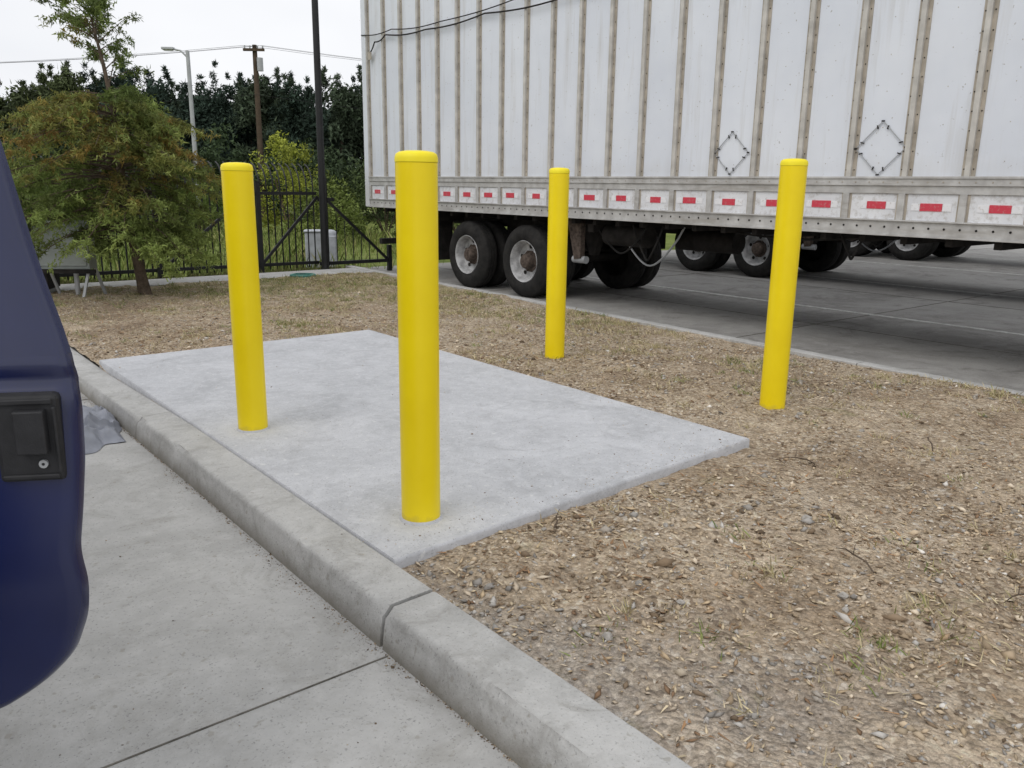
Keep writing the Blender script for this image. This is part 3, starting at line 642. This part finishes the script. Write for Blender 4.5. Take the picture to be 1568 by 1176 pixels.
nx=.62+GX*.62+.06*vn(GY*4,GX*2,54); sy=5.12+GY*.95+.07*vn(GX*4,GY*2,55); zz=zz-.148
b=B(); ix=np.arange(G*G).reshape(G,G)
b.add(np.stack([np.minimum(nx,1.240),sy,zz],-1).reshape(-1,3).tolist(),np.stack([ix[:-1,:-1],ix[:-1,1:],ix[1:,1:],ix[1:,:-1]],-1).reshape(-1,4).tolist(),mat_tarp)
b.build('crumpled_tarp',rot=ROT,smooth=30)
# ---------------------------------------------------------------- blue van (door open)
E=Vector((-.832,1.5,0)); dv=Vector((-.98,-.2,0)).normalized(); nv=Vector((.2,-.98,0)).normalized()
vanE=empty('blue_van',W(-1.5,3.5,-.15),ROT)
def toVan(n,s,z): return (n+1.5,s-3.5,z+.15)
inv=Matrix.Rotation(-ROT,4,'Z')@Matrix.Translation(-Vector(W(-1.5,3.5,-.15)))
zk=[.346,.4026,.463,.549,.62,.691,.78,.88,.984,1.079,1.256,1.471,1.72,1.80]
ak=[.20,.111,.052,.018,.010,.018,.004,-.008,-.010,.002,.052,.100,.165,.23]
def D(a,z,o): return inv@(E+dv*a+nv*o+Vector((0,0,z)))
def bul(z): return .03*math.sin(min(1,max(0,(z-.3)/.8))*math.pi)- max(0,z-1.05)*.14 - .010*math.exp(-((z-1.035)/.014)**2)
zrows=list(np.linspace(.31,1.08,64)); cols=[0,.002,.006,.012,.02,.035,.06,.10,.16,.25,.4,.6,.8,1.0]
def edge(z):
    if z<.346: return .20+(.346-z)*9
    return float(np.interp(z,zk,ak))
def esm(z): return sum(edge(z+d) for d in (-.02,-.01,0,.01,.02))/5 if z>.36 else edge(z)
offs=[-.030,-.018,-.009,-.003,0]+[0]*9
b=B(); vs=[];vi=[];ev=[]
for z in zrows:
    e0=min(esm(z),.6); bt=-.03*max(0,1-(z-.31)/.05)
    for c,o in zip(cols,offs):
        a=e0+c*(1.0-e0) if c>.06 else e0+c
        vs.append(D(a,z,o+bul(z)+bt)); vi.append(D(min(1,a+.05),z,-.10))
    ev+=[D(e0,z,-.03+bul(z)+bt),D(e0+.05,z,-.10)]
nc=len(cols); fs=[(i*nc+j,i*nc+j+1,(i+1)*nc+j+1,(i+1)*nc+j) for i in range(len(zrows)-1) for j in range(nc-1)]
b.add(vs,fs,mat_blue); b.add(vi,[f[::-1] for f in fs],mat_plast); k=len(zrows)
b.add(ev,[(2*i,2*i+2,2*i+3,2*i+1) for i in range(k-1)],mat_blue)
b.build('open_door_skin',vanE,smooth=40)
b=B()
path=[(z,esm(z)) for z in np.linspace(1.075,1.74,14)]
def frame(pathA):
    vs=[];n_=len(pathA)
    for (a,z,a2,z2) in pathA:
        L=lambda t,o: D(a+(a2-a)*t,z+(z2-z)*t,bul(z)+o)
        vs+=[L(0,-.03),L(.05,-.012),L(.14,-.002),L(.85,0),L(1,-.02),L(1,-.07),L(.3,-.07)]
    fs=[(i*7+j,i*7+(j+1)%7,(i+1)*7+(j+1)%7,(i+1)*7+j) for i in range(n_-1) for j in range(7)]
    b.add(vs,fs,mat_blue)
frame([(a,z,a+.135,z) for z,a in path]+[(.19,1.78,.30,1.70),(.25,1.80,.34,1.715),(.60,1.80,.60,1.715),(.68,1.78,.64,1.70),(1.0,1.12,.93,1.10),(1.0,1.08,.93,1.08)])
b.build('door_window_frame',vanE,smooth=40)
b=B(); b.add([D(.14,1.08,-.05),D(.95,1.08,-.05),D(.63,1.71,-.12),D(.28,1.71,-.12)],[(0,1,2,3)],mat_glass); b.build('door_window',vanE)
def dbox(b,a0,a1,z0,z1,o0,o1,m):
    P=[D(a,z,o) for o in (o0,o1) for (a,z) in ((a0,z0),(a1,z0),(a1,z1),(a0,z1))]
    b.add(P,[(0,1,2,3),(7,6,5,4),(0,4,5,1),(1,5,6,2),(2,6,7,3),(3,7,4,0)],m)
b=B(); dbox(b,.018,.132,.845,1.015,.0,.034,mat_plast); b.build('handle_plate',vanE,bevel=.010)
b=B(); dbox(b,.026,.124,.996,1.008,.034,.040,mat_plast); dbox(b,.026,.124,.852,.862,.034,.040,mat_plast); dbox(b,.021,.028,.864,.992,.034,.041,mat_plast)
dbox(b,.038,.090,.905,.988,.030,.056,mat_plast); b.build('handle_lever',vanE,bevel=.005)
b=B(); c=D(.052,.882,.034); c2=D(.052,.882,.040); b.tube([c,c2],.008,mat_galv,16); b.tube([c2,D(.052,.882,.0405)],.003,mat_black,6); b.build('key_lock',vanE)
prof=[(.98,.12),(.92,.35),(.95,.72),(1.25,.90),(2.12,1.04),(2.72,1.70),(3.1,1.80),(6.2,1.80),(6.36,1.65),(6.42,.9),(6.40,.12)]
b=B()
L0=[toVan(-.62-(max(0,z-1.0)*.14),s_,z) for s_,z in prof]; L1=[toVan(-2.5+(max(0,z-1.0)*.14),s_,z) for s_,z in prof]
P=len(prof); b.add(L0+L1,[tuple(range(P-1,-1,-1)),tuple(range(P,2*P))]+[(i,(i+1)%P,P+(i+1)%P,P+i) for i in range(P)],mat_blue)
b.build('body_shell',vanE,bevel=.05)
b=B()
def q(s0,z0,s1,z1,s2,z2,s3,z3,side):
    f=lambda s_,z: toVan((-.612-max(0,z-1.0)*.14) if side else (-2.508+max(0,z-1.0)*.14),s_,z)
    b.add([f(s0,z0),f(s1,z1),f(s2,z2),f(s3,z3)],[(0,1,2,3)],mat_glass)
for sd in (0,1):
    q(2.35,1.08,3.1,1.08,3.1,1.66,2.78,1.66,sd); q(3.3,1.08,4.6,1.08,4.6,1.66,3.3,1.66,sd); q(4.75,1.08,6.1,1.08,6.1,1.66,4.75,1.66,sd)
b.add([toVan(-2.35,2.17,1.105),toVan(-.77,2.17,1.105),toVan(-.85,2.68,1.666),toVan(-2.27,2.68,1.666)],[(0,1,2,3)],mat_glass)
b.build('windows',vanE)
b=B()
a=toVan(-2.5,.84,.05); c=toVan(-.62,.99,.3); b.box(a[0],c[0],a[1],c[1],a[2],c[2],mat_chrome)
a=toVan(-2.0,.90,.42); c=toVan(-1.12,.96,.70); b.box(a[0],c[0],a[1],c[1],a[2],c[2],mat_plast)
for n0,n1 in ((-2.42,-2.08),(-1.04,-.70)):
    a=toVan(n0,.89,.45); c=toVan(n1,.96,.66); b.box(a[0],c[0],a[1],c[1],a[2],c[2],mat_lamp)
b.build('bumper_grille_headlights',vanE,bevel=.02)
b=B()
for s_ in (1.75,5.3):
    for x,sg in ((-.60,-1),(-2.52,1)):
        o=toVan(x,s_,.22); b.lathe([(.0,.0),(.2,.02),(.22,.0),(.34,-.005),(.365,.03),(.37,.2),(.33,.23),(0,.23)],o,(sg,0,0),mat_tyre,36); b.lathe([(.215,-.004),(.20,.012),(.08,.004),(.07,-.02),(0,-.022)],o,(sg,0,0),mat_galv,28)
b.build('wheels',vanE,smooth=35)
# ---------------------------------------------------------------- world, sun, camera
w=bpy.data.worlds.new('World'); scene.world=w; w.use_nodes=True; nt=w.node_tree
bg=nt.nodes['Background']; sky=nt.nodes.new('ShaderNodeTexSky'); sky.sky_type='NISHITA'; sky.sun_disc=False
el,rot=math.radians(50),math.radians(215); sky.sun_elevation=el; sky.sun_rotation=rot; sky.air_density=1.5; sky.dust_density=4
hs=nt.nodes.new('ShaderNodeHueSaturation'); hs.inputs['Saturation'].default_value=.3; nt.links.new(sky.outputs[0],hs.inputs['Color'])
tc=nt.nodes.new('ShaderNodeTexCoord'); mp=nt.nodes.new('ShaderNodeMapping'); mp.inputs['Scale'].default_value=(1,1,3); nz=nt.nodes.new('ShaderNodeTexNoise'); nz.inputs['Scale'].default_value=2.2; nz.inputs['Detail'].default_value=3
nt.links.new(tc.outputs['Generated'],mp.inputs[0]); nt.links.new(mp.outputs[0],nz.inputs['Vector'])
rp=nt.nodes.new('ShaderNodeValToRGB'); rp.color_ramp.elements[0].position=.3; rp.color_ramp.elements[0].color=(9.3,9.5,10.0,1); rp.color_ramp.elements[1].position=.7; rp.color_ramp.elements[1].color=(10.8,10.9,11.2,1)
nt.links.new(nz.outputs['Fac'],rp.inputs[0])
mx=nt.nodes.new('ShaderNodeMix'); mx.data_type='RGBA'; mx.inputs[0].default_value=.88
nt.links.new(hs.outputs[0],mx.inputs[6]); nt.links.new(rp.outputs[0],mx.inputs[7]); nt.links.new(mx.outputs[2],bg.inputs['Color']); bg.inputs['Strength'].default_value=.1
sd=bpy.data.lights.new('sun','SUN'); sd.energy=.75; sd.angle=math.radians(35); sd.color=(1,.965,.92); so=bpy.data.objects.new('sun',sd); scene.collection.objects.link(so)
az=rot; dirs=Vector((math.sin(az)*math.cos(el),math.cos(az)*math.cos(el),math.sin(el))); so.rotation_euler=dirs.to_track_quat('Z','Y').to_euler(); so.location=dirs*50
cam=bpy.data.cameras.new('camera'); cam.sensor_width=36; cam.lens=28.77; cam.clip_start=.02; cam.clip_end=2000
co=bpy.data.objects.new('camera',cam); scene.collection.objects.link(co); scene.camera=co
p=math.radians(13.6); rl=math.radians(.8); F=Vector((0,math.cos(p),-math.sin(p))); U0=Vector((0,math.sin(p),math.cos(p))); R0=Vector((1,0,0))
Rr=R0*math.cos(rl)+U0*math.sin(rl); Uu=-R0*math.sin(rl)+U0*math.cos(rl)
mt=Matrix((Rr,Uu,-F)).transposed().to_4x4(); mt.translation=Vector((0,0,1.4)); co.matrix_world=mt
scene.view_settings.view_transform='Standard'; scene.view_settings.look='None'; scene.view_settings.exposure=0
